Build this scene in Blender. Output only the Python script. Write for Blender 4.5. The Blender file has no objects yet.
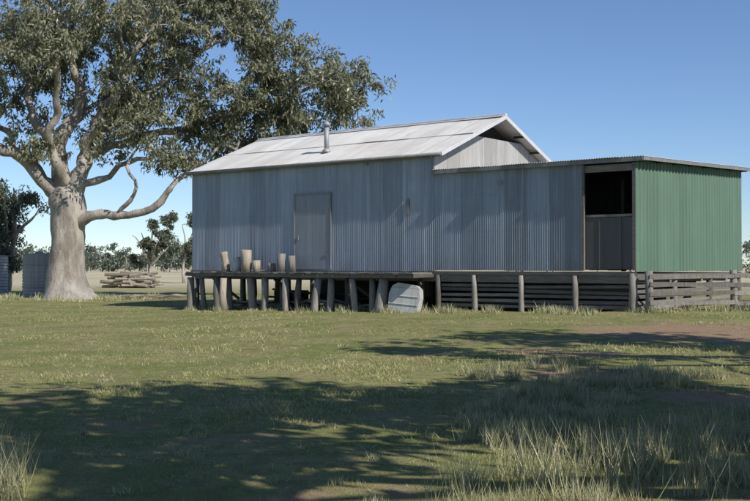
import bpy, math, random
import numpy as np
from mathutils import Vector, noise, Matrix
random.seed(5); rng=np.random.default_rng(7)
scene=bpy.context.scene
COL=scene.collection
# ---------------------------------------------------------------- helpers
def vn(x,y,seed=0):
    xi=np.floor(x).astype(np.int64); yi=np.floor(y).astype(np.int64)
    xf=x-xi; yf=y-yi
    def h(a,b):
        n=(a*374761393+b*668265263+seed*974711)&0x7fffffff
        n=((n^(n>>13))*1274126177)&0x7fffffff
        return ((n^(n>>16))&0xffff)/65535.0
    u=xf*xf*(3-2*xf); v=yf*yf*(3-2*yf)
    return (h(xi,yi)*(1-u)+h(xi+1,yi)*u)*(1-v)+(h(xi,yi+1)*(1-u)+h(xi+1,yi+1)*u)*v
def fbm(x,y,seed=0,o=4):
    s=0;a=.5;t=0
    for i in range(o):
        s=s+a*vn(x*2**i+11.3*i,y*2**i+5.7*i,seed+i); t+=a; a*=.55
    return s/t
def gz(x,y):
    x=np.asarray(x,float); y=np.asarray(y,float)
    base=0.024*np.clip(x+6,-4,14)*np.exp(-((y-31)/13.)**2)
    near=np.exp(-(x*x+(y-15)**2)/3000.)
    return base+near*(0.10*(fbm(x*.25,y*.25,3,3)-.5)+0.035*(fbm(x*1.6,y*1.6,9,2)-.5))
def gzf(x,y): return float(gz(np.array([x]),np.array([y]))[0])
def dirt(x,y):
    m=np.exp(-(((x-6.8)/3.4)**2+((y-21)/2.8)**2))*1.3
    m=np.maximum(m,np.exp(-(((x-2.6)/1.3)**2+((y-14.2)/1.0)**2))*.95)
    m=np.maximum(m,np.exp(-(((x-3.2)/1.6)**2+((y-17.5)/1.0)**2))*.8)
    m=np.maximum(m,np.exp(-(((x-0.1)/.8)**2+((y-7.2)/.5)**2))*.8)
    m=np.maximum(m,np.exp(-(((x-4.2)/1.5)**2+((y-12.)/.7)**2))*.8)
    n=fbm(x*1.3,y*1.3,21,5)
    return np.clip((m+(n-.5)*2.8-.42)*2.0,0,1)*.85

class MB:
    def __init__(s): s.v=[]; s.f=[]
    def add(s,vs,fs):
        b=len(s.v); s.v+=[tuple(v) for v in vs]; s.f+=[tuple(i+b for i in f) for f in fs]
    def box(s,c,size,rot=0,tilt=0,roll=0,j=0):
        M=Matrix.Rotation(rot,3,'Z')@Matrix.Rotation(tilt,3,'Y')@Matrix.Rotation(roll,3,'X')
        vs=[]
        for k in range(8):
            p=Vector(((k&1)-.5,((k>>1)&1)-.5,((k>>2)&1)-.5))
            p=Vector((p.x*size[0]+random.uniform(-j,j),p.y*size[1]+random.uniform(-j,j),p.z*size[2]+random.uniform(-j,j)))
            vs.append(M@p+Vector(c))
        s.add(vs,[(0,2,3,1),(4,5,7,6),(0,1,5,4),(2,6,7,3),(0,4,6,2),(1,3,7,5)])
    def tube(s,pts,rads,n=8,rough=0,cap=True,seed=0):
        pts=[Vector(p) for p in pts]
        up=Vector((0.13,.97,.2)).normalized(); vs=[];fs=[]
        for i,p in enumerate(pts):
            d=(pts[min(i+1,len(pts)-1)]-pts[max(i-1,0)]).normalized()
            a=up.cross(d)
            if a.length<.05: a=Vector((1,0,0)).cross(d)
            a.normalize(); b=d.cross(a)
            for k in range(n):
                t=2*math.pi*k/n
                q=a*math.cos(t)+b*math.sin(t)
                r=rads[i]
                if rough: r*=1+rough*noise.noise((p+q*rads[i]*1.2)*(0.9/max(.1,rads[i]))*.5+Vector((seed,0,0)))
                vs.append(p+q*r)
        for i in range(len(pts)-1):
            for k in range(n):
                k2=(k+1)%n
                fs.append((i*n+k,i*n+k2,(i+1)*n+k2,(i+1)*n+k))
        if cap:
            fs.append(tuple(range(n-1,-1,-1))); fs.append(tuple((len(pts)-1)*n+k for k in range(n)))
        s.add(vs,fs)
    def obj(s,name,mat,parent=None,smooth=False):
        me=bpy.data.meshes.new(name); me.from_pydata(s.v,[],s.f); me.update()
        if smooth:
            me.polygons.foreach_set('use_smooth',[len(p.vertices)<5 for p in me.polygons])
        o=bpy.data.objects.new(name,me); COL.objects.link(o)
        if mat: me.materials.append(mat)
        if parent: o.parent=parent
        return o
def empty(name,loc=(0,0,0),rot=0):
    o=bpy.data.objects.new(name,None); o.location=loc; o.rotation_euler=(0,0,rot); COL.objects.link(o); return o
def np_mesh(name,V,nper,mat,parent=None):
    N=V.shape[0]
    me=bpy.data.meshes.new(name)
    me.vertices.add(N*nper); me.vertices.foreach_set('co',V.astype(np.float32).ravel())
    me.loops.add(N*nper); me.loops.foreach_set('vertex_index',np.arange(N*nper,dtype=np.int32))
    me.polygons.add(N); me.polygons.foreach_set('loop_start',np.arange(0,N*nper,nper,dtype=np.int32))
    me.polygons.foreach_set('loop_total',np.full(N,nper,dtype=np.int32))
    me.update(calc_edges=True)
    if mat: me.materials.append(mat)
    o=bpy.data.objects.new(name,me); COL.objects.link(o)
    if parent: o.parent=parent
    return o
# ---------------------------------------------------------------- materials
def newmat(name):
    m=bpy.data.materials.new(name); m.use_nodes=True; nt=m.node_tree
    for n in list(nt.nodes): nt.nodes.remove(n)
    return m,nt
class N:
    def __init__(s,nt): s.nt=nt
    def n(s,t,**k):
        x=s.nt.nodes.new(t)
        for a,b in k.items(): setattr(x,a,b)
        return x
    def l(s,a,b): s.nt.links.new(a,b)
    def math(s,op,a,b=None,c=None,clamp=False):
        x=s.n('ShaderNodeMath',operation=op,use_clamp=clamp)
        for i,v in enumerate((a,b,c)):
            if v is None: continue
            if isinstance(v,(int,float)): x.inputs[i].default_value=v
            else: s.l(v,x.inputs[i])
        return x.outputs[0]
    def mix(s,f,a,b,mode='MIX'):
        x=s.n('ShaderNodeMix',data_type='RGBA',blend_type=mode)
        for i,v in ((0,f),(6,a),(7,b)):
            if isinstance(v,(int,float)): x.inputs[i].default_value=v
            elif isinstance(v,tuple): x.inputs[i].default_value=(*v,1)
            else: s.l(v,x.inputs[i])
        return x.outputs[2]
    def noise(s,vec,scale,detail=4,rough=.55,mapscale=None):
        if mapscale:
            mp=s.n('ShaderNodeMapping'); mp.inputs['Scale'].default_value=mapscale; s.l(vec,mp.inputs[0]); vec=mp.outputs[0]
        x=s.n('ShaderNodeTexNoise'); x.inputs['Scale'].default_value=scale; x.inputs['Detail'].default_value=detail; x.inputs['Roughness'].default_value=rough
        s.l(vec,x.inputs['Vector']); return x.outputs[0]
    def ramp(s,f,a,b,interp=True):
        x=s.n('ShaderNodeMapRange',clamp=True); s.l(f,x.inputs[0]); x.inputs[1].default_value=a; x.inputs[2].default_value=b
        return x.outputs[0]
def galv(name,base,dark,rust=.2,axis=0,metal=.25,rough=.55,sheetvar=.25,rustcol=(.16,.08,.045),zaxis=True,lapz=None,lapk=.5,sheet=.74,stain=None):
    m,nt=newmat(name); g=N(nt)
    tc=g.n('ShaderNodeTexCoord').outputs['Object']
    sep=g.n('ShaderNodeSeparateXYZ'); g.l(tc,sep.inputs[0])
    s=sep.outputs[axis]
    sh=g.math('FLOOR',g.math('DIVIDE',s,sheet))
    wn=g.n('ShaderNodeTexWhiteNoise',noise_dimensions='1D'); g.l(sh,wn.inputs['W'])
    sc=[9,9,9]; sc[2 if zaxis else (1 if axis==0 else 0)]=.35
    if not zaxis: sc[2]=.35
    st=g.noise(tc,1,5,.6,tuple(sc))
    bl=g.noise(tc,.9,5,.6)
    fine=g.noise(tc,14,4,.7)
    col=g.mix(g.ramp(st,.38,.62),dark,base)
    col=g.mix(g.ramp(bl,.35,.7),col,tuple(c*.78 for c in base))
    col=g.mix(g.math('MULTIPLY',g.ramp(fine,.45,.75),.35),col,dark)
    var=g.math('ADD',1-sheetvar/2,g.math('MULTIPLY',wn.outputs[0],sheetvar))
    vv=g.n('ShaderNodeCombineXYZ'); [g.l(var,vv.inputs[i]) for i in range(3)]
    col=g.mix(1,col,vv.outputs[0],'MULTIPLY')
    fr=g.math('FRACT',g.math('DIVIDE',s,sheet)); lap=g.math('LESS_THAN',fr,.03)
    col=g.mix(g.math('MULTIPLY',lap,lapk),col,tuple(c*.35 for c in base))
    rn=g.noise(tc,1.3,6,.7,(3,3,.8) if zaxis else (2.5,.9,.9) if axis==0 else (.9,2.5,.9))
    col=g.mix(g.math('MULTIPLY',g.ramp(rn,.55,.75),rust),col,rustcol)
    if stain:
        sn=g.noise(tc,.5,6,.65); col=g.mix(g.math('MULTIPLY',g.ramp(sn,.42,.65),stain[0]),col,stain[1])
    if lapz:
        z=g.math('ADD',sep.outputs[2],g.math('MULTIPLY',wn.outputs[0],.05))
        for zz in lapz:
            d=g.math('ABSOLUTE',g.math('SUBTRACT',z,zz)); f=g.math('LESS_THAN',d,.010)
            col=g.mix(g.math('MULTIPLY',f,.16),col,tuple(c*.3 for c in base))
        # pale oxide streaks running down, and dust splash at the foot of the sheets
        wt=g.noise(tc,1,5,.65,(5.5,5.5,.22))
        col=g.mix(g.math('MULTIPLY',g.ramp(wt,.54,.68),.45),col,tuple(min(1,c*1.35) for c in base))
        ft=g.math('MULTIPLY',g.ramp(g.math('SUBTRACT',2.0,sep.outputs[2]),0,.55),g.ramp(rn,.38,.62))
        col=g.mix(g.math('MULTIPLY',ft,.45),col,(.20,.165,.13))
    p=g.n('ShaderNodeBsdfPrincipled'); g.l(col,p.inputs['Base Color'])
    p.inputs['Metallic'].default_value=metal
    g.l(g.math('ADD',rough-.1,g.math('MULTIPLY',bl,.25)),p.inputs['Roughness'])
    o=g.n('ShaderNodeOutputMaterial'); g.l(p.outputs[0],o.inputs[0]); return m
def wood(name,a,b,scale=3,stretch=(1,1,.15),rough=.85,bump=.3):
    m,nt=newmat(name); g=N(nt)
    tc=g.n('ShaderNodeTexCoord').outputs['Object']
    n1=g.noise(tc,scale*6,6,.65,stretch); n2=g.noise(tc,scale*.35,3)
    isl=g.n('ShaderNodeNewGeometry').outputs['Random Per Island']
    col=g.mix(g.ramp(n1,.3,.7),a,b)
    col=g.mix(g.math('MULTIPLY',g.ramp(n2,.4,.7),.5),col,tuple(c*.5 for c in a))
    v=g.math('ADD',.5,g.math('MULTIPLY',isl,.95)); c=g.n('ShaderNodeCombineXYZ'); [g.l(v,c.inputs[i]) for i in range(3)]
    col=g.mix(1,col,c.outputs[0],'MULTIPLY')
    p=g.n('ShaderNodeBsdfPrincipled'); g.l(col,p.inputs['Base Color']); p.inputs['Roughness'].default_value=rough
    bp=g.n('ShaderNodeBump'); bp.inputs['Strength'].default_value=bump; bp.inputs['Distance'].default_value=.03; g.l(n1,bp.inputs['Height']); g.l(bp.outputs[0],p.inputs['Normal'])
    o=g.n('ShaderNodeOutputMaterial'); g.l(p.outputs[0],o.inputs[0]); return m
def leafmat(name,a,b,c,trans=.3,pos=.35,rough=.5):
    m,nt=newmat(name); g=N(nt)
    geo=g.n('ShaderNodeNewGeometry'); isl=geo.outputs['Random Per Island']
    n=g.noise(geo.outputs['Position'],pos,3)
    col=g.mix(g.ramp(n,.38,.62),a,b)
    col=g.mix(g.ramp(isl,.5,1.0),col,c)
    d=g.n('ShaderNodeBsdfPrincipled'); d.inputs['Roughness'].default_value=rough; g.l(col,d.inputs['Base Color'])
    o=g.n('ShaderNodeOutputMaterial')
    if trans<=0: g.l(d.outputs[0],o.inputs[0]); return m
    t=g.n('ShaderNodeBsdfTranslucent'); g.l(col,t.inputs[0])
    mx=g.n('ShaderNodeMixShader'); mx.inputs[0].default_value=trans; g.l(d.outputs[0],mx.inputs[1]); g.l(t.outputs[0],mx.inputs[2])
    g.l(mx.outputs[0],o.inputs[0]); return m

M_wall=galv('galvanised_wall',(.41,.455,.505),(.28,.32,.37),rust=.16,axis=0,metal=.1,sheetvar=.32,lapz=(2.1,3.3,4.3),lapk=.35)
M_wall2=galv('galvanised_wall_low',(.36,.41,.465),(.245,.285,.335),rust=.2,axis=0,metal=.15,sheetvar=.38,lapz=(2.6,3.7),lapk=.35)
M_gable=galv('galvanised_gable',(.44,.43,.41),(.31,.305,.295),rust=.2,axis=1,metal=.1,sheetvar=.25)
M_roof=galv('galvanised_roof',(.62,.62,.60),(.50,.49,.47),rust=.6,axis=0,metal=.1,rough=.65,sheetvar=.2,zaxis=False,rustcol=(.30,.24,.19),stain=(.5,(.42,.375,.33)))
M_green=galv('green_painted_iron',(.125,.215,.15),(.09,.165,.115),rust=.15,axis=1,metal=0,rough=.6,sheetvar=.16,rustcol=(.2,.25,.2),lapk=.4)
M_trim=galv('trim_iron',(.30,.30,.30),(.18,.18,.18),rust=.3,axis=0,metal=.2)
M_barge=galv('barge_flashing',(.6,.6,.6),(.5,.5,.5),rust=.15,axis=0,metal=.1)
M_door=galv('door_sheet',(.32,.35,.38),(.25,.275,.30),rust=.25,axis=0,metal=.1,sheetvar=.1)
M_tank=galv('tank_iron',(.40,.41,.42),(.28,.28,.28),rust=.35,axis=0,metal=.2)
M_sheet=galv('old_sheet',(.60,.60,.57),(.42,.42,.40),rust=.4,axis=2,metal=0)
M_wood=wood('weathered_timber',(.24,.222,.20),(.11,.10,.09),stretch=(.15,1,1))
M_post=wood('weathered_post',(.30,.275,.245),(.13,.118,.10))
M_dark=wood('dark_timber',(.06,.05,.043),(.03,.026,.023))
M_log=wood('pale_log',(.47,.41,.32),(.24,.20,.155),bump=.6)
M_dist=leafmat('hazed_distant_leaves',(.10,.125,.085),(.075,.095,.07),(.15,.165,.11),.2,.08)  # leaf colours lightened and greyed, distance haze mixed into them
M_leaf=leafmat('gum_leaves',(.205,.21,.120),(.15,.16,.095),(.32,.31,.20),.22,.5,.42)
M_leafd=leafmat('dark_leaves',(.10,.115,.068),(.075,.088,.055),(.16,.17,.11),.2,.4)

def barkmat():
    m,nt=newmat('gum_bark'); g=N(nt)
    tc=g.n('ShaderNodeTexCoord').outputs['Object']
    n1=g.noise(tc,1.0,5,.6,(1.6,1.6,.35)); n2=g.noise(tc,5,6,.7,(1,1,.3)); n3=g.noise(tc,.5,2); n4=g.noise(tc,2.2,6,.75,(1,1,.5))
    col=g.mix(g.ramp(n1,.42,.62),(.46,.41,.345),(.24,.205,.17))
    col=g.mix(g.math('MULTIPLY',g.ramp(n2,.48,.70),.65),col,(.15,.125,.105))
    col=g.mix(g.math('MULTIPLY',g.ramp(n3,.5,.62),.45),col,(.36,.355,.33))
    col=g.mix(g.math('MULTIPLY',g.ramp(n4,.57,.64),.55),col,(.16,.13,.105))
    p=g.n('ShaderNodeBsdfPrincipled'); g.l(col,p.inputs['Base Color']); p.inputs['Roughness'].default_value=.85
    hh=g.math('ADD',n2,n4)
    bp=g.n('ShaderNodeBump'); bp.inputs['Strength'].default_value=.8; bp.inputs['Distance'].default_value=.09; g.l(hh,bp.inputs['Height']); g.l(bp.outputs[0],p.inputs['Normal'])
    o=g.n('ShaderNodeOutputMaterial'); g.l(p.outputs[0],o.inputs[0]); return m
M_bark=barkmat()

# ---------------------------------------------------------------- ground
def groundmat():
    m,nt=newmat('paddock_ground'); g=N(nt)
    geo=g.n('ShaderNodeNewGeometry'); pos=geo.outputs['Position']
    at=g.n('ShaderNodeAttribute',attribute_name='dirt').outputs['Fac']
    n1=g.noise(pos,.45,6,.65); n2=g.noise(pos,5,6,.7); n3=g.noise(pos,40,4,.7); n4=g.noise(pos,.02,3); n5=g.noise(pos,1.3,6,.7)
    grass=g.mix(g.ramp(n1,.42,.58),(.225,.255,.08),(.35,.33,.145))
    grass=g.mix(g.math('MULTIPLY',g.ramp(n5,.52,.64),.75),grass,(.37,.30,.175))
    grass=g.mix(g.math('MULTIPLY',g.ramp(n2,.45,.62),.6),grass,(.165,.145,.07))
    grass=g.mix(g.math('MULTIPLY',g.ramp(n3,.4,.65),.5),grass,(.11,.12,.045))
    dirtc=g.mix(g.ramp(n2,.3,.7),(.40,.26,.18),(.27,.17,.12))
    dirtc=g.mix(g.math('MULTIPLY',g.ramp(n3,.45,.7),.5),dirtc,(.39,.33,.21))
    col=g.mix(at,grass,dirtc)
    sep=g.n('ShaderNodeSeparateXYZ'); g.l(pos,sep.inputs[0])
    far=g.ramp(sep.outputs[1],55,90)
    field=g.mix(g.ramp(n4,.4,.65),(.52,.46,.32),(.42,.38,.24))
    col=g.mix(far,col,field)
    p=g.n('ShaderNodeBsdfPrincipled'); g.l(col,p.inputs['Base Color']); p.inputs['Roughness'].default_value=.95
    p.inputs['Specular IOR Level'].default_value=.1
    h=g.math('ADD',g.math('MULTIPLY',n2,1.0),g.math('MULTIPLY',n3,.4))
    bp=g.n('ShaderNodeBump'); bp.inputs['Strength'].default_value=.8; bp.inputs['Distance'].default_value=.06; g.l(h,bp.inputs['Height']); g.l(bp.outputs[0],p.inputs['Normal'])
    o=g.n('ShaderNodeOutputMaterial'); g.l(p.outputs[0],o.inputs[0]); return m
far=[22,26,32,40,55,80,120,200,400,900,2500]
xs=np.array([-f for f in far[::-1]]+list(np.arange(-18,18.01,.2))+far)
ys=np.array([-2500,-800,-300,-100,-50,-25,-12]+list(np.arange(-6,45.01,.2))+[47,50,55,60,70,85,100,130,180,260,400,700,1500,3500])
X,Y=np.meshgrid(xs,ys); Z=gz(X,Y)
nx,ny=len(xs),len(ys)
me=bpy.data.meshes.new('ground'); idx=np.arange(nx*ny).reshape(ny,nx)
F=np.stack([idx[:-1,:-1],idx[:-1,1:],idx[1:,1:],idx[1:,:-1]],-1).reshape(-1,4)
me.from_pydata(np.stack([X,Y,Z],-1).reshape(-1,3).tolist(),[],F.tolist())
a=me.attributes.new('dirt','FLOAT','POINT'); a.data.foreach_set('value',dirt(X,Y).astype(np.float32).ravel())
me.polygons.foreach_set('use_smooth',[True]*len(me.polygons)); me.materials.append(groundmat())
g_o=bpy.data.objects.new('ground',me); COL.objects.link(g_o)

# ---------------------------------------------------------------- shearing shed (local frame)
A=Vector((-6.78,38.6,0)); EX=(0.793,-0.609); EY=(0.609,0.793)
ROT=math.atan2(-0.609,0.793)
shed=empty('shearing_shed',A,ROT)
def S2W(t,l): return (A.x+t*EX[0]+l*EY[0], A.y+t*EX[1]+l*EY[1])
FL=1.45; EAVE=5.03; RIDGE=6.52; W=7.4; WL=8.6; TL=17.4; TM=10.83
LOWF=4.42; LOWB=4.74
def corr(name,mat,s0,s1,zb,zt,fixed,axis,amp=.011,per=.076,seg=6,trap=False):
    n=int((s1-s0)/per*seg)+1; b=MB(); vs=[];fs=[]
    for i in range(n+1):
        s=s0+(s1-s0)*i/n; w_=math.sin(2*math.pi*s/per)
        if trap: w_=max(-1,min(1,w_*2.2-.9))
        o=amp*w_+ .012*noise.noise(Vector((s*.9,fixed,3)))
        o2=o+.012*noise.noise(Vector((s*1.5,9,fixed)))
        jz=.012*noise.noise(Vector((math.floor(s/.74)*3.1,2,fixed)))*2
        for z,oo in ((zb(s)+jz,o),((zb(s)+zt(s))/2,o2),(zt(s),o)):
            vs.append((s,fixed+oo,z) if axis==0 else (fixed+oo,s,z))
    for i in range(n):
        for k in (0,1): fs.append((3*i+k,3*i+3+k,3*i+4+k,3*i+1+k))
    b.add(vs,fs); return b.obj(name,mat,shed,True)
C=lambda v:(lambda s:v)
corr('front_wall',M_wall,0,TM,C(FL-.06),C(EAVE-.02),0,0)
corr('front_wall_low',M_wall2,TM+.01,15.84,C(FL-.04),C(LOWF-.03),.0,0)
corr('left_wall',M_wall,0,W,C(FL-.05),lambda s:EAVE+(RIDGE-EAVE)*(1-abs(s-W/2)/(W/2))-.04,0,1)
corr('rear_wall',M_wall,0,TM,C(FL-.05),C(EAVE-.03),W,0)
corr('rear_wall_low',M_wall2,TM,TL,C(FL-.05),C(LOWB+.085),WL,0)
corr('left_wall_low',M_wall2,W,WL,C(FL-.05),C(LOWB),TM,1)
def gt(s):
    z=EAVE+(RIDGE-EAVE)*(1-abs(s-W/2)/(W/2))-.05
    return min(z,RIDGE-.72)
corr('gable_wall',M_gable,0,W,C(4.2),gt,TM,1)
corr('green_end_wall',M_green,0.02,WL,C(FL-.06),lambda s:LOWF+(LOWB-LOWF)*s/WL-.02,TL,1,amp=.024,per=.24,seg=16,trap=True)
b=MB(); b.tube([(TL+.0,-.01,FL-.06),(TL,-.01,LOWF-.1)],[.035,.035],6); b.obj('corner_flashing',M_green,shed)
def roof(name,mat,t0,t1,p0,p1,amp=.011,per=.076,seg=6,div=3):
    dy,dz=p1[0]-p0[0],p1[1]-p0[1]; L=math.hypot(dy,dz); ny_,nz_=-dz/L,dy/L
    if nz_<0: ny_,nz_=-ny_,-nz_
    n=int((t1-t0)/per*seg); vs=[];fs=[];D=div+1
    for i in range(n+1):
        t=t0+(t1-t0)*i/n; ej=.02*noise.noise(Vector((math.floor(t/.74)*2.3,p0[0],1)))
        for k in range(D):
            u=k/div+(ej if k==0 else 0); o=amp*math.sin(2*math.pi*t/per)+.025*noise.noise(Vector((t*.5,u*2,p0[0])))
            vs.append((t,p0[0]+dy*u+ny_*o,p0[1]+dz*u+nz_*o))
    for i in range(n):
        for k in range(div): fs.append((D*i+k,D*i+D+k,D*i+D+k+1,D*i+k+1))
    b=MB(); b.add(vs,fs); return b.obj(name,mat,shed,True)
sl=(RIDGE-EAVE)/(W/2)
def rz(l): return EAVE+sl*l if l<=W/2 else EAVE+sl*(W-l)
roof('roof_front_lower',M_roof,-.15,TM+.38,(-.16,rz(-.16)+.03),(1.95,rz(1.95)+.03))
roof('roof_front_upper',M_roof,-.15,TM+.38,(1.8,rz(1.8)+.056),(W/2,RIDGE+.056))
roof('roof_rear',M_roof,-.15,TM+.38,(W+.16,rz(-.16)+.03),(W/2,RIDGE+.05))
roof('roof_low',M_roof,TM+.02,TL+.28,(-.16,LOWF+.07),(WL+.2,LOWB+.09),div=4)
b=MB()
b.tube([(-.17,W/2,RIDGE+.07),(TM+.40,W/2,RIDGE+.07)],[.06,.06],8)
b.box((TM/2+.1,W/2-.1,RIDGE+.045),(TM+.57,.2,.006),0,0,math.atan(sl))
b.box((TM/2+.1,W/2+.1,RIDGE+.045),(TM+.57,.2,.006),0,0,-math.atan(sl))
b.obj('ridge_cap',M_barge,shed)
b=MB()
L=math.hypot(W/2+.16,sl*(W/2+.16))
for sg in (-1,1):
    b.box((TM+.385,W/2+sg*(W/4+.08),(RIDGE+EAVE-sl*.16)/2+.0),(.03,L,.13),0,0,-sg*math.atan(sl))
b.obj('barge_boards',M_barge,shed)
b=MB()
for l in (.3,1.4,2.5,W/2,4.9,6.0,7.1): b.box((TM+.18,l,rz(l)-.06),(.36,.07,.08))
b.box((TM-.06,W/2,RIDGE-.78),(.08,3.0,.07))
b.add([(TM-.35,W/2-2.1,RIDGE-.95),(TM-.35,W/2+2.1,RIDGE-.95),(TM-.35,W/2,RIDGE-.08)],[(0,1,2)])  # dark triangle behind the gable opening, standing in for the shade inside
b.obj('purlins_and_shade_backing',M_dark,shed)
b=MB()
b.box((TM/2+.1,-.12,EAVE-.085),(TM+.5,.03,.10))
b.obj('eave_fascia',M_trim,shed)
b=MB()
b.tube([(-.16,-.19,EAVE-.06),(TM+.38,-.19,EAVE-.06)],[.05,.05],8)
b.tube([(TM+.03,-.19,EAVE-.07),(TM+.03,-.07,EAVE-.35),(TM+.03,-.07,EAVE-.66)],[.045]*3,8)
b.obj('gutter',M_trim,shed,True)
b=MB()
b.box(((TM+TL)/2+.12,-.13,LOWF+.0),(TL-TM+.34,.035,.11))
b.box((TL+.25,WL/2,(LOWF+LOWB)/2+.02),(.035,WL+.34,.10),0,0,math.atan((LOWB-LOWF)/WL))
b.obj('low_roof_fascia',M_trim,shed)
b=MB()
for l in np.linspace(.2,WL-.1,8): b.box((TL+.11,l,LOWF+(LOWB-LOWF)*l/WL-.02),(.22,.07,.07))
b.obj('low_roof_rafters',M_dark,shed)
b=MB()
b.box((15.86,-.02,(FL+LOWF)/2-.05),(.07,.09,LOWF-FL-.05)); b.box((17.36,.0,(FL+LOWF)/2-.05),(.09,.11,LOWF-FL-.05))
b.box((16.6,.02,LOWF-.19),(1.42,.06,.19)); b.box((16.6,.06,2.93),(1.42,.07,.07))
b.obj('opening_frame',M_wood,shed)
b=MB(); b.box((16.5,1.2,2.7),(.10,.10,2.6)); b.box((16.6,2.4,3.3),(1.4,.08,.1)); b.box((16.9,2.4,2.7),(.1,.1,2.6)); b.box((16.6,4.2,2.1),(1.5,.05,1.3))
b.obj('interior_frame',M_dark,shed)
b=MB(); b.box((16.61,.05,2.17),(1.40,.02,1.42)); b.box((16.3,.035,2.17),(.03,.02,1.40)); b.box((16.95,.035,2.17),(.03,.02,1.40))
b.obj('opening_gate',galv('gate_sheet',(.13,.13,.13),(.09,.09,.09),rust=.5,axis=0),shed)
b=MB(); b.box((5.93,-.035,2.70),(1.56,.022,2.50)); 
o=b.obj('door',M_door,shed)
b=MB()
b.box((5.93,-.05,3.97),(1.66,.04,.05))
b.box((5.13,-.048,2.7),(.045,.035,2.5)); b.box((6.73,-.048,2.7),(.045,.035,2.5))
b.box((5.3,-.06,2.5),(.03,.03,.16)) 
for z in (1.9,3.4): b.box((6.55,-.055,z),(.3,.012,.05))
b.obj('door_frame',M_trim,shed)
b=MB()
b.box((9.85,-.03,3.4),(.12,.02,.5)); b.box((13.2,-.03,4.0),(.16,.02,.1)); b.box((8.2,-.03,4.85),(.14,.03,.12))
b.obj('wall_patches',M_trim,shed)
tf=5.63
b=MB(); l=1.05; z0=rz(l)
b.tube([(tf+.0,l,z0-.1),(tf,l,z0+.95)],[.085,.085],14); b.tube([(tf,l,z0+.0),(tf,l,z0+.16)],[.2,.09],14)
b.tube([(tf,l,z0+.93),(tf,l,z0+1.0),(tf,l,z0+1.02),(tf,l,z0+1.12)],[.13,.14,.14,.03],14)
b.obj('flue',M_tank,shed,True)
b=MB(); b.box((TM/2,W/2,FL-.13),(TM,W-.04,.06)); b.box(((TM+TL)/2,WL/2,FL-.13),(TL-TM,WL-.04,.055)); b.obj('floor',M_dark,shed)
b=MB()
for l in (.06,2.4,4.9,7.1): b.box((TL/2,l,FL-.27),(TL,.14,.20),j=.01)
for t in np.arange(.5,17.3,1.1): b.box((t,W/2,FL-.19),(.08,W,.055),j=.004)
for t in np.arange(.9,TM,.62): b.box((t,-.55,FL-.20),(.09,1.15,.10),j=.012)
b.box((TL/2,-.03,FL-.11),(TL,.05,.10))
b.box((TL-.03,WL/2,FL-.2),(.1,WL,.16))
b.obj('bearers',M_wood,shed)
b=MB()
t=.94
while t<TM-.1:
    w=random.uniform(.17,.2); e=random.uniform(-.09,.09)
    b.box((t+w/2,-.6+e/2,FL-.125+random.uniform(-.008,.008)),(w-.014,1.1+e,.045),random.uniform(-.015,.015),0,random.uniform(-.012,.012)); t+=w
b.box((3.4,-1.07,FL-.2),(4.9,.09,.12),0,.004,j=.012); b.box((8.35,-1.06,FL-.21),(5.0,.09,.13),0,-.004,j=.012)
b.obj('platform_boards',M_wood,shed)
b=MB()
def post(t,l,r,top=None,lean=.02):
    x,y=S2W(t,l); z=gzf(x,y)-.25; top=top or FL-.3
    a1,a2=random.uniform(-lean,lean),random.uniform(-lean,lean)
    pts=[(t+a1*(1-u),l+a2*(1-u),z+(top-z)*u) for u in (0,.3,.6,1)]
    b.tube(pts,[r*1.15,r*random.uniform(.9,1.1),r,r*.9],10,.35,True,random.random()*50)
for t in (1.05,1.45,2.35,2.75,3.9,4.6,5.6,6.1,7.0,7.45,8.4,9.1,9.55): post(t,-.95+random.uniform(-.1,.1),random.uniform(.09,.18),None,.16)
for t in np.arange(.15,TM,1.45): post(t,.08,random.uniform(.11,.16))
for l in (2.4,4.9,7.1):
    for t in np.arange(.3,TL,1.75): post(t+random.uniform(-.1,.1),l,random.uniform(.1,.15))
for t in (11.0,12.3,13.9,15.6): post(t,-.02,.085,FL-.17)
post(17.3,.02,.12,FL-.1)
for l in (2.9,5.8,8.5): post(17.3,l,.1,FL-.1)
b.obj('stumps',M_post,shed,True)
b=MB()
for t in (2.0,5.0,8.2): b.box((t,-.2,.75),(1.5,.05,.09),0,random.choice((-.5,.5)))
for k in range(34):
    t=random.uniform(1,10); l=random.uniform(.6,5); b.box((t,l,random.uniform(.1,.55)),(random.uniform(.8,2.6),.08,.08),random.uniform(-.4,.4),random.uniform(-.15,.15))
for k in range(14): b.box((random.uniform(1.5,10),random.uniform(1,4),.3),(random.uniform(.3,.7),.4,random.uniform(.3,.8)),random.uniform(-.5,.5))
b.box((5,6.8,.6),(10,.03,.9))  # long dark sheet along the rear, deepening the shade under the floor
b.obj('stored_timber_and_shade_sheet',M_dark,shed)
b=MB()
for k in range(12):
    t=random.uniform(1.5,9.5); L_=random.uniform(.6,1.8); b.box((t,random.uniform(-.7,.5),random.uniform(.12,.3)+.02*t),(L_,.09,.05),random.uniform(-.4,.4),random.uniform(-.2,.2))
b.obj('loose_boards',M_post,shed)
b=MB()
for zc in np.arange(.38,1.3,.15):
    for t0,t1 in ((10.98,13.9),(13.88,17.25)):
        b.box(((t0+t1)/2,.06+random.uniform(0,.01),zc+random.uniform(-.025,.025)),(t1-t0,.035,.085),0,random.uniform(-.012,.012),0,j=.012)
    b.box((TL-.08,WL/2,zc+.02),(.035,WL,.09),0,0,random.uniform(-.004,.004))
for l in (1.2,2.6,5.2):
    for zc in (.45,.65,.85,1.05): b.box((13.9,l,zc+random.uniform(-.03,.03)),(6.4,.035,.11),0,random.uniform(-.01,.01),j=.01)
b.obj('subfloor_rails',M_wood,shed)
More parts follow.
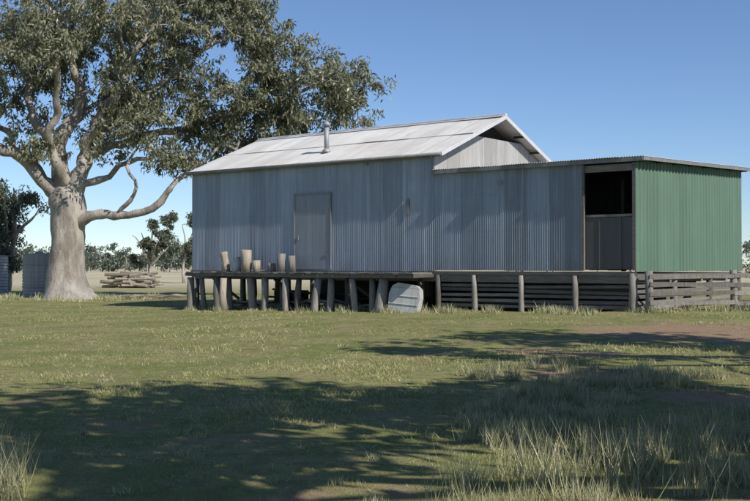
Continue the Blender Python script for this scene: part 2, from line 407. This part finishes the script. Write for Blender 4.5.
ds=empty('discarded_iron_sheet'); x,y=S2W(10.35,-1.0); ds.location=(x,y,gzf(x,y)); ds.rotation_euler=(math.radians(-9),math.radians(4),ROT+.12)
b=MB(); out=[(-.50,0),(.50,0),(.54,.5),(.49,.76),(.35,.86),(-.26,.90),(-.45,.80),(-.53,.55)]
n0=len(out); vs=[(x_,-.02,z_) for x_,z_ in out]+[(x_,.22,z_) for x_,z_ in out]
b.add(vs,[tuple(range(n0))]+[(i,i+n0,(i+1)%n0+n0,(i+1)%n0) for i in range(1,n0)])
for z_ in (.25,.5): b.tube([(-.49,-.03,z_),(.49,-.03,z_)],[.015,.015],6)
b.obj('sheet',M_sheet,ds)
T=FL-.105
def onplat(name,parts,mat):
    e=empty(name,A,ROT); b=MB()
    for p,r,n,ro,sd in parts: b.tube(p,r,n,ro,True,sd)
    b.obj('log' if 'log' in name else 'body',mat,e,True); return e
onplat('log_stump',[([(2.62,-.85,T),(2.6,-.85,T+.35),(2.56,-.85,T+.58),(2.54,-.85,T+.68)],[.17,.13,.125,.14],12,.5,0)],M_log)
onplat('log_stump',[([(3.62,-.85,T),(3.64,-.85,T+.4),(3.66,-.85,T+.76)],[.18,.165,.175],12,.4,5)],M_log)
onplat('log_stump',[([(4.0,-.7,T),(4.0,-.7,T+.40)],[.14,.13],12,.35,9)],M_log)
onplat('log_stump',[([(5.05,-.6,T),(5.06,-.6,T+.62)],[.15,.14],12,.35,2)],M_post)
onplat('log_stump',[([(5.42,-.5,T),(5.4,-.5,T+.55)],[.13,.12],12,.35,3)],M_post)
onplat('log_stump',[([(4.55,-.55,T),(4.55,-.55,T+.3)],[.15,.15],12,.3,7)],M_post)
onplat('milk_can',[([(3.15,-.8,T),(3.15,-.8,T+.36),(3.15,-.8,T+.42),(3.15,-.8,T+.5),(3.15,-.8,T+.52)],[.17,.17,.12,.12,.15],16,0,0)],M_barge)
x,y=S2W(3.05,-1.35); z=gzf(x,y)
e=empty('standing_log',(x,y,z)); b=MB(); b.tube([(0,0,-.1),(-.03,.02,.5),(.0,.0,1.12)],[.15,.125,.12],10,.4); b.obj('log',M_log,e,True)

# ---------------------------------------------------------------- trees
def catmull(pts,rads,step=.5):
    P=[Vector(p) for p in pts]; P=[P[0]*2-P[1]]+P+[P[-1]*2-P[-2]]
    R=[rads[0]]+list(rads)+[rads[-1]]; op=[];orr=[]
    for i in range(1,len(P)-2):
        n=max(2,int((P[i+1]-P[i]).length/step))
        for k in range(n):
            t=k/n; t2=t*t;t3=t2*t
            op.append(.5*((2*P[i])+(-P[i-1]+P[i+1])*t+(2*P[i-1]-5*P[i]+4*P[i+1]-P[i+2])*t2+(-P[i-1]+3*P[i]-3*P[i+1]+P[i+2])*t3))
            orr.append(R[i]*(1-t)+R[i+1]*t)
    op.append(P[-2]); orr.append(R[-2]); return op,orr
def leaves(cs,rc,nl,ll,lw,seed,flat=.7,droop=.7):
    r=np.random.default_rng(seed); cs=np.array(cs); K=len(cs)
    c=np.repeat(cs,nl,0); n=len(c); rr=np.repeat(r.uniform(.5,1.35,K)*rc,nl)
    d=r.normal(size=(n,3)); d/=np.linalg.norm(d,axis=1)[:,None]
    rad=rr*r.uniform(0.05,1.15,n)**.55
    p=c+d*rad[:,None]*np.array([1,1,flat])
    ax=r.normal(size=(n,3)); ax[:,2]-=droop*2; ax/=np.linalg.norm(ax,axis=1)[:,None]
    o=np.cross(ax,r.normal(size=(n,3))); o/=np.linalg.norm(o,axis=1)[:,None]
    l=(ll*r.uniform(.6,1.3,n))[:,None]; w=(lw*r.uniform(.6,1.3,n))[:,None]
    return np.stack([p,p+ax*l*.45+o*w*.5,p+ax*l,p+ax*l*.45-o*w*.5],1)
def make_tree(name,loc,limbs,ells,seed,rc=.75,nl=170,ll=.26,lw=.085,leafm=M_leaf,clr=.34,tw=.018,nseg=12,rough=.25,rot=0,jit_=1.,sub=1,g1=-.06,g2=-.22):
    rr=random.Random(seed)
    root=empty(name,loc,rot)
    nodes=[];rad=[];par=[];cnt=[]
    wb=MB()
    for li,(pts,rads) in enumerate(limbs):
        op,orr=catmull(pts,rads,.3)
        q=[]
        for i,p in enumerate(op):
            w=.12*min(1,i/5); n_=Vector((noise.noise(p*.5+Vector((seed,0,0))),noise.noise(p*.5+Vector((0,seed+7,0))),noise.noise(p*.5+Vector((0,3,seed)))))
            n2=Vector((noise.noise(p*1.3+Vector((seed,0,5))),noise.noise(p*1.3+Vector((5,seed+7,0))),noise.noise(p*1.3+Vector((5,3,seed)))))
            q.append(p+(n_*w*2.2+n2*w*2.0)*(jit_ if li else .5*jit_))
        wb.tube(q,orr,nseg if orr[0]>.25 else 8,rough,True,seed)
        if li==0: use=q[len(q)*2//3:]; ur=orr[len(q)*2//3:]
        else: use=q[2:]; ur=orr[2:]
        for p,r_ in zip(use,ur): nodes.append(p); rad.append(r_); par.append(-1); cnt.append(0)
    cs=[]
    for (cx,cy,cz,rx,ry,rz_,n) in ells:
        k=0;tr=0
        while k<n and tr<n*30:
            tr+=1
            d=Vector((rr.gauss(0,1),rr.gauss(0,1),rr.gauss(0,1))).normalized()*(rr.random()**.42)
            p=Vector((cx+d.x*rx,cy+d.y*ry,cz+d.z*rz_))
            if noise.noise(p*clr+Vector((seed*1.7,0,0)))<g1: continue
            if noise.noise(p*clr*2.6+Vector((seed*.7,3,0)))<g2: continue
            cs.append(p);k+=1
    arr=np.array([tuple(n) for n in nodes])
    ds_=[np.min(np.linalg.norm(arr-np.array(tuple(c)),axis=1)) for c in cs]
    order=np.argsort(ds_); segs=[]
    NA=np.zeros((len(nodes)+3*len(cs),3)); NA[:len(nodes)]=arr; nn=len(nodes)
    for i in order:
        c=cs[i]; dd=np.linalg.norm(NA[:nn]-np.array(tuple(c)),axis=1)
        dd=dd+np.where(NA[:nn,2]>c.z+.3,.6,0)
        j=int(np.argmin(dd)); p0=nodes[j]
        if (c-p0).length<.2: continue
        jit=Vector((rr.uniform(-1,1),rr.uniform(-1,1),rr.uniform(-.2,1)))*(c-p0).length*.16
        m1=p0.lerp(c,.35)+jit; m2=p0.lerp(c,.7)+jit*.9
        pi=j; ids=[]
        for q in (m1,m2,c):
            nodes.append(q); rad.append(0); par.append(pi); cnt.append(0); NA[nn]=tuple(q); pi=nn; nn+=1; ids.append(pi)
        segs.append((j,ids))
        k=pi
        while k!=-1 and par[k]!=-1: cnt[k]+=1; k=par[k]
    R=lambda k:tw*max(1,cnt[k])**.5 if par[k]!=-1 else 99
    for j,ids in segs:
        r1=R(ids[0]); r0=min(r1*1.25,rad[j]*.8 if par[j]==-1 else R(j))
        wb.tube([nodes[j]]+[nodes[k] for k in ids],[r0,r1,R(ids[1]),R(ids[2])*.7],6 if r0>.06 else 4,0,False)
    wb.obj('trunk_and_limbs',M_bark,root,True)
    L=[]
    for c in cs:
        L.append(tuple(c))
        for q in range(sub-1): L.append((c.x+rr.gauss(0,rc*.95),c.y+rr.gauss(0,rc*.95),c.z+rr.gauss(-.2*rc,rc*.7)))
    np_mesh('foliage',leaves(L,rc*(1 if sub==1 else .6),nl,ll,lw,seed,.85),4,leafm,root)
    return root
gum_limbs=[
 ([(.05,0,-.4),(0,0,.15),(-.08,0,1.0),(-.15,0,2.6),(-.1,0,4.0),(-.18,0,5.0),(-.3,.05,5.9)],[1.5,1.15,.90,.80,.84,.76,.4]),
 ([(-.2,0,4.5),(-1.2,-.1,5.8),(-2.3,-.3,6.8),(-3.6,-.6,7.2),(-5.6,-1,7.5),(-8,-1.5,9)],[.5,.36,.31,.27,.2,.1]),
 ([(-.15,.1,4.9),(-.5,.25,6.6),(-.1,.4,8.4),(.4,.6,10),(-.4,.8,12.2),(-1.4,1,15)],[.55,.37,.30,.24,.16,.07]),
 ([(.1,0,4.8),(.7,-.2,6.2),(1.3,-.4,7.9),(2.3,-.5,9.5),(3.2,-.6,11.6),(5,-.5,14)],[.55,.37,.29,.23,.16,.07]),
 ([(.3,-.1,3.6),(1.4,-.5,3.95),(2.8,-.8,4.0),(4.2,-.9,4.35),(5.2,-1,5.3),(6.0,-.9,6.3),(7.6,-.5,7.4)],[.34,.24,.20,.17,.13,.10,.05]),
 ([(.9,-.3,6.7),(2.6,.5,7.7),(5,1.1,8.3),(7.6,1.4,9.0),(10,1.2,9.8),(12.5,.8,10.6)],[.24,.2,.18,.15,.11,.06]),
 ([(-.4,.2,6.4),(-1.7,.4,8.6),(-2.4,.8,10.8),(-3.4,1,13.4)],[.28,.21,.15,.07]),
 ([(0,.2,5.2),(.6,1.8,7.2),(1.2,3.5,9.2),(1.5,4.6,11.5)],[.3,.22,.16,.08]),
 ([(0,-.2,5.4),(-.4,-1.4,7.8),(0.3,-2.6,10),(.2,-3.6,12.3)],[.3,.19,.13,.07]),
 ([(1.8,-.4,8.5),(3.6,-.6,9.4),(5.6,-.5,11),(7.4,0,12.8),(9,.2,13.4)],[.2,.15,.12,.09,.05]),
 ([(2.6,-.8,4.05),(3.5,-1.2,5.2),(3.3,-1.3,6.4),(4.3,-1,7.8)],[.12,.09,.07,.04]),
 ([(.5,-.2,5.4),(2.0,-.6,5.7),(3.4,-.8,6.6),(5.2,-.6,7.2)],[.2,.15,.11,.05]),
 ([(-2.4,-.3,6.8),(-3.2,-.2,8.2),(-5,0,9.6),(-6.5,.3,11)],[.18,.14,.11,.06]),
]
gum_ells=[(1,0,13.6,5,5,3.2,112),(5.9,0,12.8,3.8,4,2.6,74),(7.8,.5,10.2,2.9,3.2,2.0,54),(7.0,1,7.9,2.9,2.6,1.2,40),
 (12.4,.5,10.5,2.7,2.4,1.7,46),(10.5,1,9.0,1.8,2,1.1,22),(14.7,1,8.7,1.0,.9,.35,7),(-2.3,0,12.0,4,4,2.8,66),(-3.8,-.5,8.9,2.6,3,1.3,34),
 (2.2,1,10.4,3,3,1.6,34),(4.2,0,8.7,2.2,2.5,1.0,24),(-8,0,11,4,4,3.6,50),(9.6,0,12.4,2.0,2.4,1.6,28),(6.9,0,14.9,2.8,3,1.9,40),
 (2,0,17,4.5,4.5,1.8,40),(5.4,-.3,6.9,1.5,1.2,.6,12),(-1,3,10,3,2.5,2,20),(1.5,4.5,11,3,2.5,3,22),(14.0,.6,9.9,1.1,1,.9,9),
 (2.6,-.6,7.4,1.6,1.6,.7,9),(-2.5,-1,7.2,2.2,1.5,.6,9),(10.2,.3,10.7,1.6,1.8,1.1,14),(-3.0,-2.5,9.8,2.5,2,1.3,16),(1.0,-3.2,11,2.5,2,1.5,16)]
make_tree('river_red_gum_tree',(-14.73,50,gzf(-14.73,50)),gum_limbs,gum_ells,3,rc=.60,nl=34,ll=.27,lw=.085,sub=4,rough=.4,g1=-.02,g2=-.13)

def small_tree(name,loc,H,Rr,seed,leafm=M_leafd,dense=1.,tr=.16,low=.35,ll=.3,lw=.11,nl=110):
    rr=random.Random(seed); limbs=[([(0,0,-.2),(rr.uniform(-.15,.15),0,H*.2),(rr.uniform(-.4,.4),.1,H*.45),(rr.uniform(-.5,.5),0,H*.8)],[tr*1.4,tr,tr*.8,tr*.25])]
    for k in range(6):
        a_=k*1.05+rr.uniform(-.3,.3); z=H*rr.uniform(.25,.5)
        limbs.append(([(0,0,z),(math.cos(a_)*Rr*.35,math.sin(a_)*Rr*.35,z+H*.12),(math.cos(a_)*Rr*.75,math.sin(a_)*Rr*.75,z+H*.26)],[tr*.55,tr*.4,tr*.15]))
    ells=[]
    for k in range(9):
        a_=rr.uniform(0,6.28); q=rr.uniform(.2,.75); z=H*rr.uniform(low+.1,.9)
        ells.append((math.cos(a_)*Rr*q,math.sin(a_)*Rr*q,z,Rr*.4,Rr*.4,H*.12,int(9*dense)))
    return make_tree(name,loc,limbs,ells,seed,rc=.17*Rr,nl=nl,ll=ll,lw=lw,leafm=leafm,clr=1.2/Rr,nseg=8,jit_=.5)
small_tree('background_gum_tree',(-21.9,62,0),7.6,3.2,23,M_leafd,1.5,low=-.02,tr=.2,ll=.22,lw=.09)
small_tree('background_gum_tree',(-29.5,72,0),8.0,4.5,15,M_leafd,1.5,low=.0)
small_tree('background_gum_tree',(-16.4,76,0),5.8,1.8,12,M_leafd,.6,.13,.3,.24,.09)
small_tree('background_gum_tree',(-17.2,94,0),6.6,2.4,18,M_dist,.8,.13,.25)
small_tree('shrub',(15.15,40,.1),3.2,1.1,14,M_leafd,1.0,.07,.1,.16,.06)
t0=small_tree('gum_tree',(12.0,12.2,0),11.0,4.3,31,M_leaf,1.1,.35,.40,.42,.18,50)
def inst(loc,rot,s):
    e=empty('gum_tree',loc,rot); e.scale=(s,s,s)
    for c in t0.children:
        o=bpy.data.objects.new(c.name,c.data); COL.objects.link(o); o.parent=e
inst((6.6,4.2,0),1.2,1.0); inst((2.4,2.0,0),2.4,1.0); inst((9.6,6.4,0),4.1,.95); inst((-3.2,-.6,0),3.6,.95); inst((15.8,10.2,0),2.6,.95); inst((11.5,1.5,0),5.2,1.05)

r=np.random.default_rng(4); cs=[];tb=MB()
for i in range(320):
    d=r.uniform(240,640); a_=r.uniform(-1.0,1.0) if i<280 else r.uniform(-.45,-.15)
    x,y=math.sin(a_)*d,math.cos(a_)*d; H=r.uniform(4.5,9.5)*(d/330)**.35
    for k in range(9): cs.append((x+r.normal()*H*.3,y+r.normal()*H*.3,H*r.uniform(.2,.9)))
    tb.tube([(x,y,-.2),(x+.2,y,H*.6)],[.25,.12],5,0,False)
tl=empty('distant_treeline'); tb.obj('trunks',M_bark,tl)
np_mesh('foliage',leaves(cs,1.5,50,.8,.4,9),4,M_dist,tl)

# ---------------------------------------------------------------- tanks, log pile, fence
def tank(name,x,y,R,H,m):
    z=gzf(x,y)-.03; e=empty(name,(x,y,z)); b=MB(); n=36
    pts=[];rad=[]
    k=int(H/.02)
    for i in range(k+1): zz=H*i/k; pts.append((0,0,zz)); rad.append(R+.016*math.sin(2*math.pi*zz/.16)+(.03 if i%27<2 else 0))
    b.tube(pts,rad,n,0,False); b.obj('corrugated_wall',m,e,True)
    b=MB(); b.tube([(0,0,H-.01),(0,0,H+.02),(0,0,H+R*.12)],[R+.04,R+.04,.12],n); b.tube([(0,0,H+R*.1),(0,0,H+R*.1+.08)],[.2,.2],16); b.obj('lid',m,e)
    b=MB(); b.box((0,0,.03),(2*R+.2,2*R+.2,.10)); b.obj('base',M_post,e)
    b=MB(); b.tube([(R-.05,-.3,.25),(R+.12,-.35,.25),(R+.14,-.36,.2)],[.03,.03,.03],8); b.obj('tap',M_trim,e)
tank('water_tank',-16.85,52.3,.80,2.15,M_tank)
tank('water_tank',-20.6,55.5,1.0,2.1,M_tank)
e=empty('timber_pile',(-17.4,74,0)); b=MB()
rr=random.Random(3)
for k in range(56):
    lay=rr.random()**1.4; L=rr.uniform(1.3,3.0); a_=rr.gauss(0,.35); z=.12+lay*.95; x0=rr.uniform(-1.6,1.6)*(1-lay*.6)
    dx,dy=math.cos(a_)*L/2,math.sin(a_)*L/2; q=rr.uniform(-.12,.12)
    y0=rr.uniform(-.7,.7)*(1-.5*lay); r_=rr.uniform(.05,.13)
    b.tube([(x0-dx,y0-dy,max(.05,z-q)),(x0,y0,z),(x0+dx,y0+dy,max(.05,z+q))],[r_,r_,r_*.85],7)
b.obj('logs',M_log,e)
e=empty('fallen_branches',(-10.9,49.5,0)); b=MB()
for k in range(9):
    a_=rr.uniform(-.5,.5); L=rr.uniform(.7,2); x0=rr.uniform(-1.6,1.6); y0=rr.uniform(-.6,.6)
    b.tube([(x0,y0,.06),(x0+L*.5*math.cos(a_),y0+L*.5*math.sin(a_),.16),(x0+L*math.cos(a_),y0+L*math.sin(a_),.1)],[.06,.05,.03],6)
b.obj('branches',M_log,e)
fe=empty('yard_fence'); b=MB(); p0=Vector((7.3,27.8)); p1=Vector((15.6,30.2)); dr=(p1-p0); Lf=dr.length; an=math.atan2(dr.y,dr.x); dr.normalize()
for hz in (.2,.45,.70,.93):
    s=0
    while s<Lf:
        L=min(2.6,Lf-s)+.12; c=p0+dr*(s+L/2)
        b.box((c.x,c.y-.1,gzf(c.x,c.y)+hz+rr.uniform(-.03,.03)),(L,.04,.11),an,rr.uniform(-.014,.014),0,j=.012); s+=2.6
b.obj('rails',M_post,fe)
b=MB(); s=.0
while s<=Lf+.1:
    c=p0+dr*s; z=gzf(c.x,c.y); b.tube([(c.x,c.y,z-.2),(c.x+.02,c.y,z+.5),(c.x,c.y,z+1.10)],[.11,.1,.095],9,.3,True,s); s+=2.6
b.obj('posts',M_post,fe,True)

# ---------------------------------------------------------------- grass
def blades(x,y,h,w,lean,seed):
    r=np.random.default_rng(seed); n=len(x); z=gz(x,y)-.01
    a_=r.uniform(0,2*np.pi,n); p=np.stack([x,y,z],1)
    wd=np.stack([np.cos(a_),np.sin(a_),0*a_],1)*w[:,None]*.5
    b2=r.uniform(0,2*np.pi,n); ln=h*lean*r.uniform(.2,1.2,n)
    tip=p+np.stack([np.cos(b2)*ln,np.sin(b2)*ln,h],1)
    return np.stack([p-wd,p+wd,tip],1)
pts=[]
for d0,d1,den in ((5.5,9,3200),(9,13,1900),(13,19,950),(19,27,400),(27,38,170),(38,56,50)):
    hw=.46*d1+1; area=(2*hw)*(d1-d0); n=int(area*den*.62)
    x=rng.uniform(-hw,hw,n); y=rng.uniform(d0,d1,n); k=np.abs(x)<.46*y+1; pts.append((x[k],y[k]))
x=np.concatenate([p[0] for p in pts]); y=np.concatenate([p[1] for p in pts])
lt=(x-A.x)*EX[0]+(y-A.y)*EX[1]; ll_=(x-A.x)*EY[0]+(y-A.y)*EY[1]
keep=~((lt>.1)&(lt<TL)&(ll_>-.2)&(ll_<WL))
dn=fbm(x*.9,y*.9,40,5); keep&=(rng.random(len(x))<np.clip((dn-.36)*3.6,.10,1)*(1-.95*dirt(x,y)))
x=x[keep];y=y[keep]; d=np.hypot(x,y); tall=fbm(x*.7,y*.7,77,5)
n=len(x)
h=(.020+.038*np.clip((tall-.5)*4,0,1))*rng.uniform(.4,1.7,n)*(1+.003*d)
w=.004+.0005*d
G=blades(x,y,h,w*rng.uniform(.7,1.3,n),1.3,1)
M_grass=leafmat('grass_blades',(.225,.26,.075),(.34,.33,.13),(.50,.45,.24),0,.6)
np_mesh('lawn_grass',G,3,M_grass)
tx=[];ty=[];th=[];tw_=[]
cl=[]
rt=np.random.default_rng(12)
for i in range(420):
    yy=rt.uniform(6.3,15.5); xx=rt.uniform(.08,.42)*yy
    if vn(np.array([xx*.9]),np.array([yy*.9]),5)[0]<.52: continue
    cl.append((xx,yy,rt.uniform(.07,.22),rt.uniform(.06,.18)))
for (a_,b_) in ((-2.6,7.4),(-2.75,7.9),(-3.1,8.3),(-2.5,7.0)): cl.append((a_,b_,.34,.14))
for (a_,b_) in ((1.05,7.6),(1.4,7.8),(1.7,7.4),(2.1,8.2),(2.6,8.6),(.55,6.9),(1.2,6.8),(2.2,7.1),(3.0,9.2),(1.9,7.9),(2.5,7.6)): cl.append((a_,b_,.36,.2))
for i in range(110):
    yy=rt.uniform(6.5,20); xx=rt.uniform(-.42,.3)*yy; cl.append((xx,yy,rt.uniform(.03,.07),rt.uniform(.04,.10)))
for i in range(60):
    t=rt.uniform(.5,17.5); q=S2W(t,rt.uniform(-1.6,-.1)); cl.append((q[0],q[1],rt.uniform(.08,.28),.22))
for i in range(40): cl.append((-14.7+rt.normal()*3.0,49+rt.normal()*2.0,rt.uniform(.15,.35),.3))
for i in range(40):
    q=rt.uniform(0,1); cl.append((7.3+q*8.5,27.7+q*2.2+rt.uniform(-.5,.4),rt.uniform(.12,.3),.25))
for (a_,b_,hh,rd) in cl:
    k=int(rt.uniform(60,130)); tx.append(a_+rt.normal(size=k)*rd*.55); ty.append(b_+rt.normal(size=k)*rd*.55)
    th.append(hh*rt.uniform(.4,1.25,k)); tw_.append(np.full(k,.003+.0005*math.hypot(a_,b_)))
tx,ty,th,tw_=map(np.concatenate,(tx,ty,th,tw_))
G=blades(tx,ty,th,tw_,.55,2)
M_dry=leafmat('dry_grass',(.34,.33,.175),(.22,.24,.10),(.58,.52,.34),0,1.2)
np_mesh('dry_grass_tussocks',G,3,M_dry)

# ---------------------------------------------------------------- light, sky, camera
sx,sy=.732,-.688; EL=math.radians(41)
w=bpy.data.worlds.new('World'); scene.world=w; w.use_nodes=True; nt=w.node_tree
for n_ in list(nt.nodes): nt.nodes.remove(n_)
sk=nt.nodes.new('ShaderNodeTexSky'); sk.sky_type='NISHITA'; sk.sun_disc=False; sk.sun_elevation=EL; sk.sun_rotation=math.atan2(sx,sy)
sk.air_density=.85; sk.dust_density=0.0; sk.ozone_density=3.0
mxs=nt.nodes.new('ShaderNodeMix'); mxs.data_type='RGBA'; mxs.blend_type='MULTIPLY'; mxs.inputs[0].default_value=1; mxs.inputs[7].default_value=(.88,.95,1.08,1)
nt.links.new(sk.outputs[0],mxs.inputs[6])
bg=nt.nodes.new('ShaderNodeBackground'); bg.inputs[1].default_value=.112
ow=nt.nodes.new('ShaderNodeOutputWorld'); nt.links.new(mxs.outputs[2],bg.inputs[0]); nt.links.new(bg.outputs[0],ow.inputs[0])
sd=bpy.data.lights.new('sun','SUN'); sd.energy=4.9; sd.angle=math.radians(.5); sd.color=(1,.95,.87)
so=bpy.data.objects.new('sun',sd); COL.objects.link(so); so.location=(20,-20,30)
v=Vector((sx*math.cos(EL),sy*math.cos(EL),math.sin(EL))); so.rotation_euler=v.to_track_quat('Z','Y').to_euler()
cd=bpy.data.cameras.new('camera'); cam=bpy.data.objects.new('camera',cd); COL.objects.link(cam); scene.camera=cam
cd.sensor_width=36; cd.lens=36*1042/750; cd.clip_end=6000; cd.clip_start=.1
cam.location=(0,0,1.55); cam.rotation_euler=(math.radians(90)+math.atan(15.5/1042),0,0)
scene.view_settings.view_transform='Standard'; scene.view_settings.look='None'; scene.view_settings.exposure=0
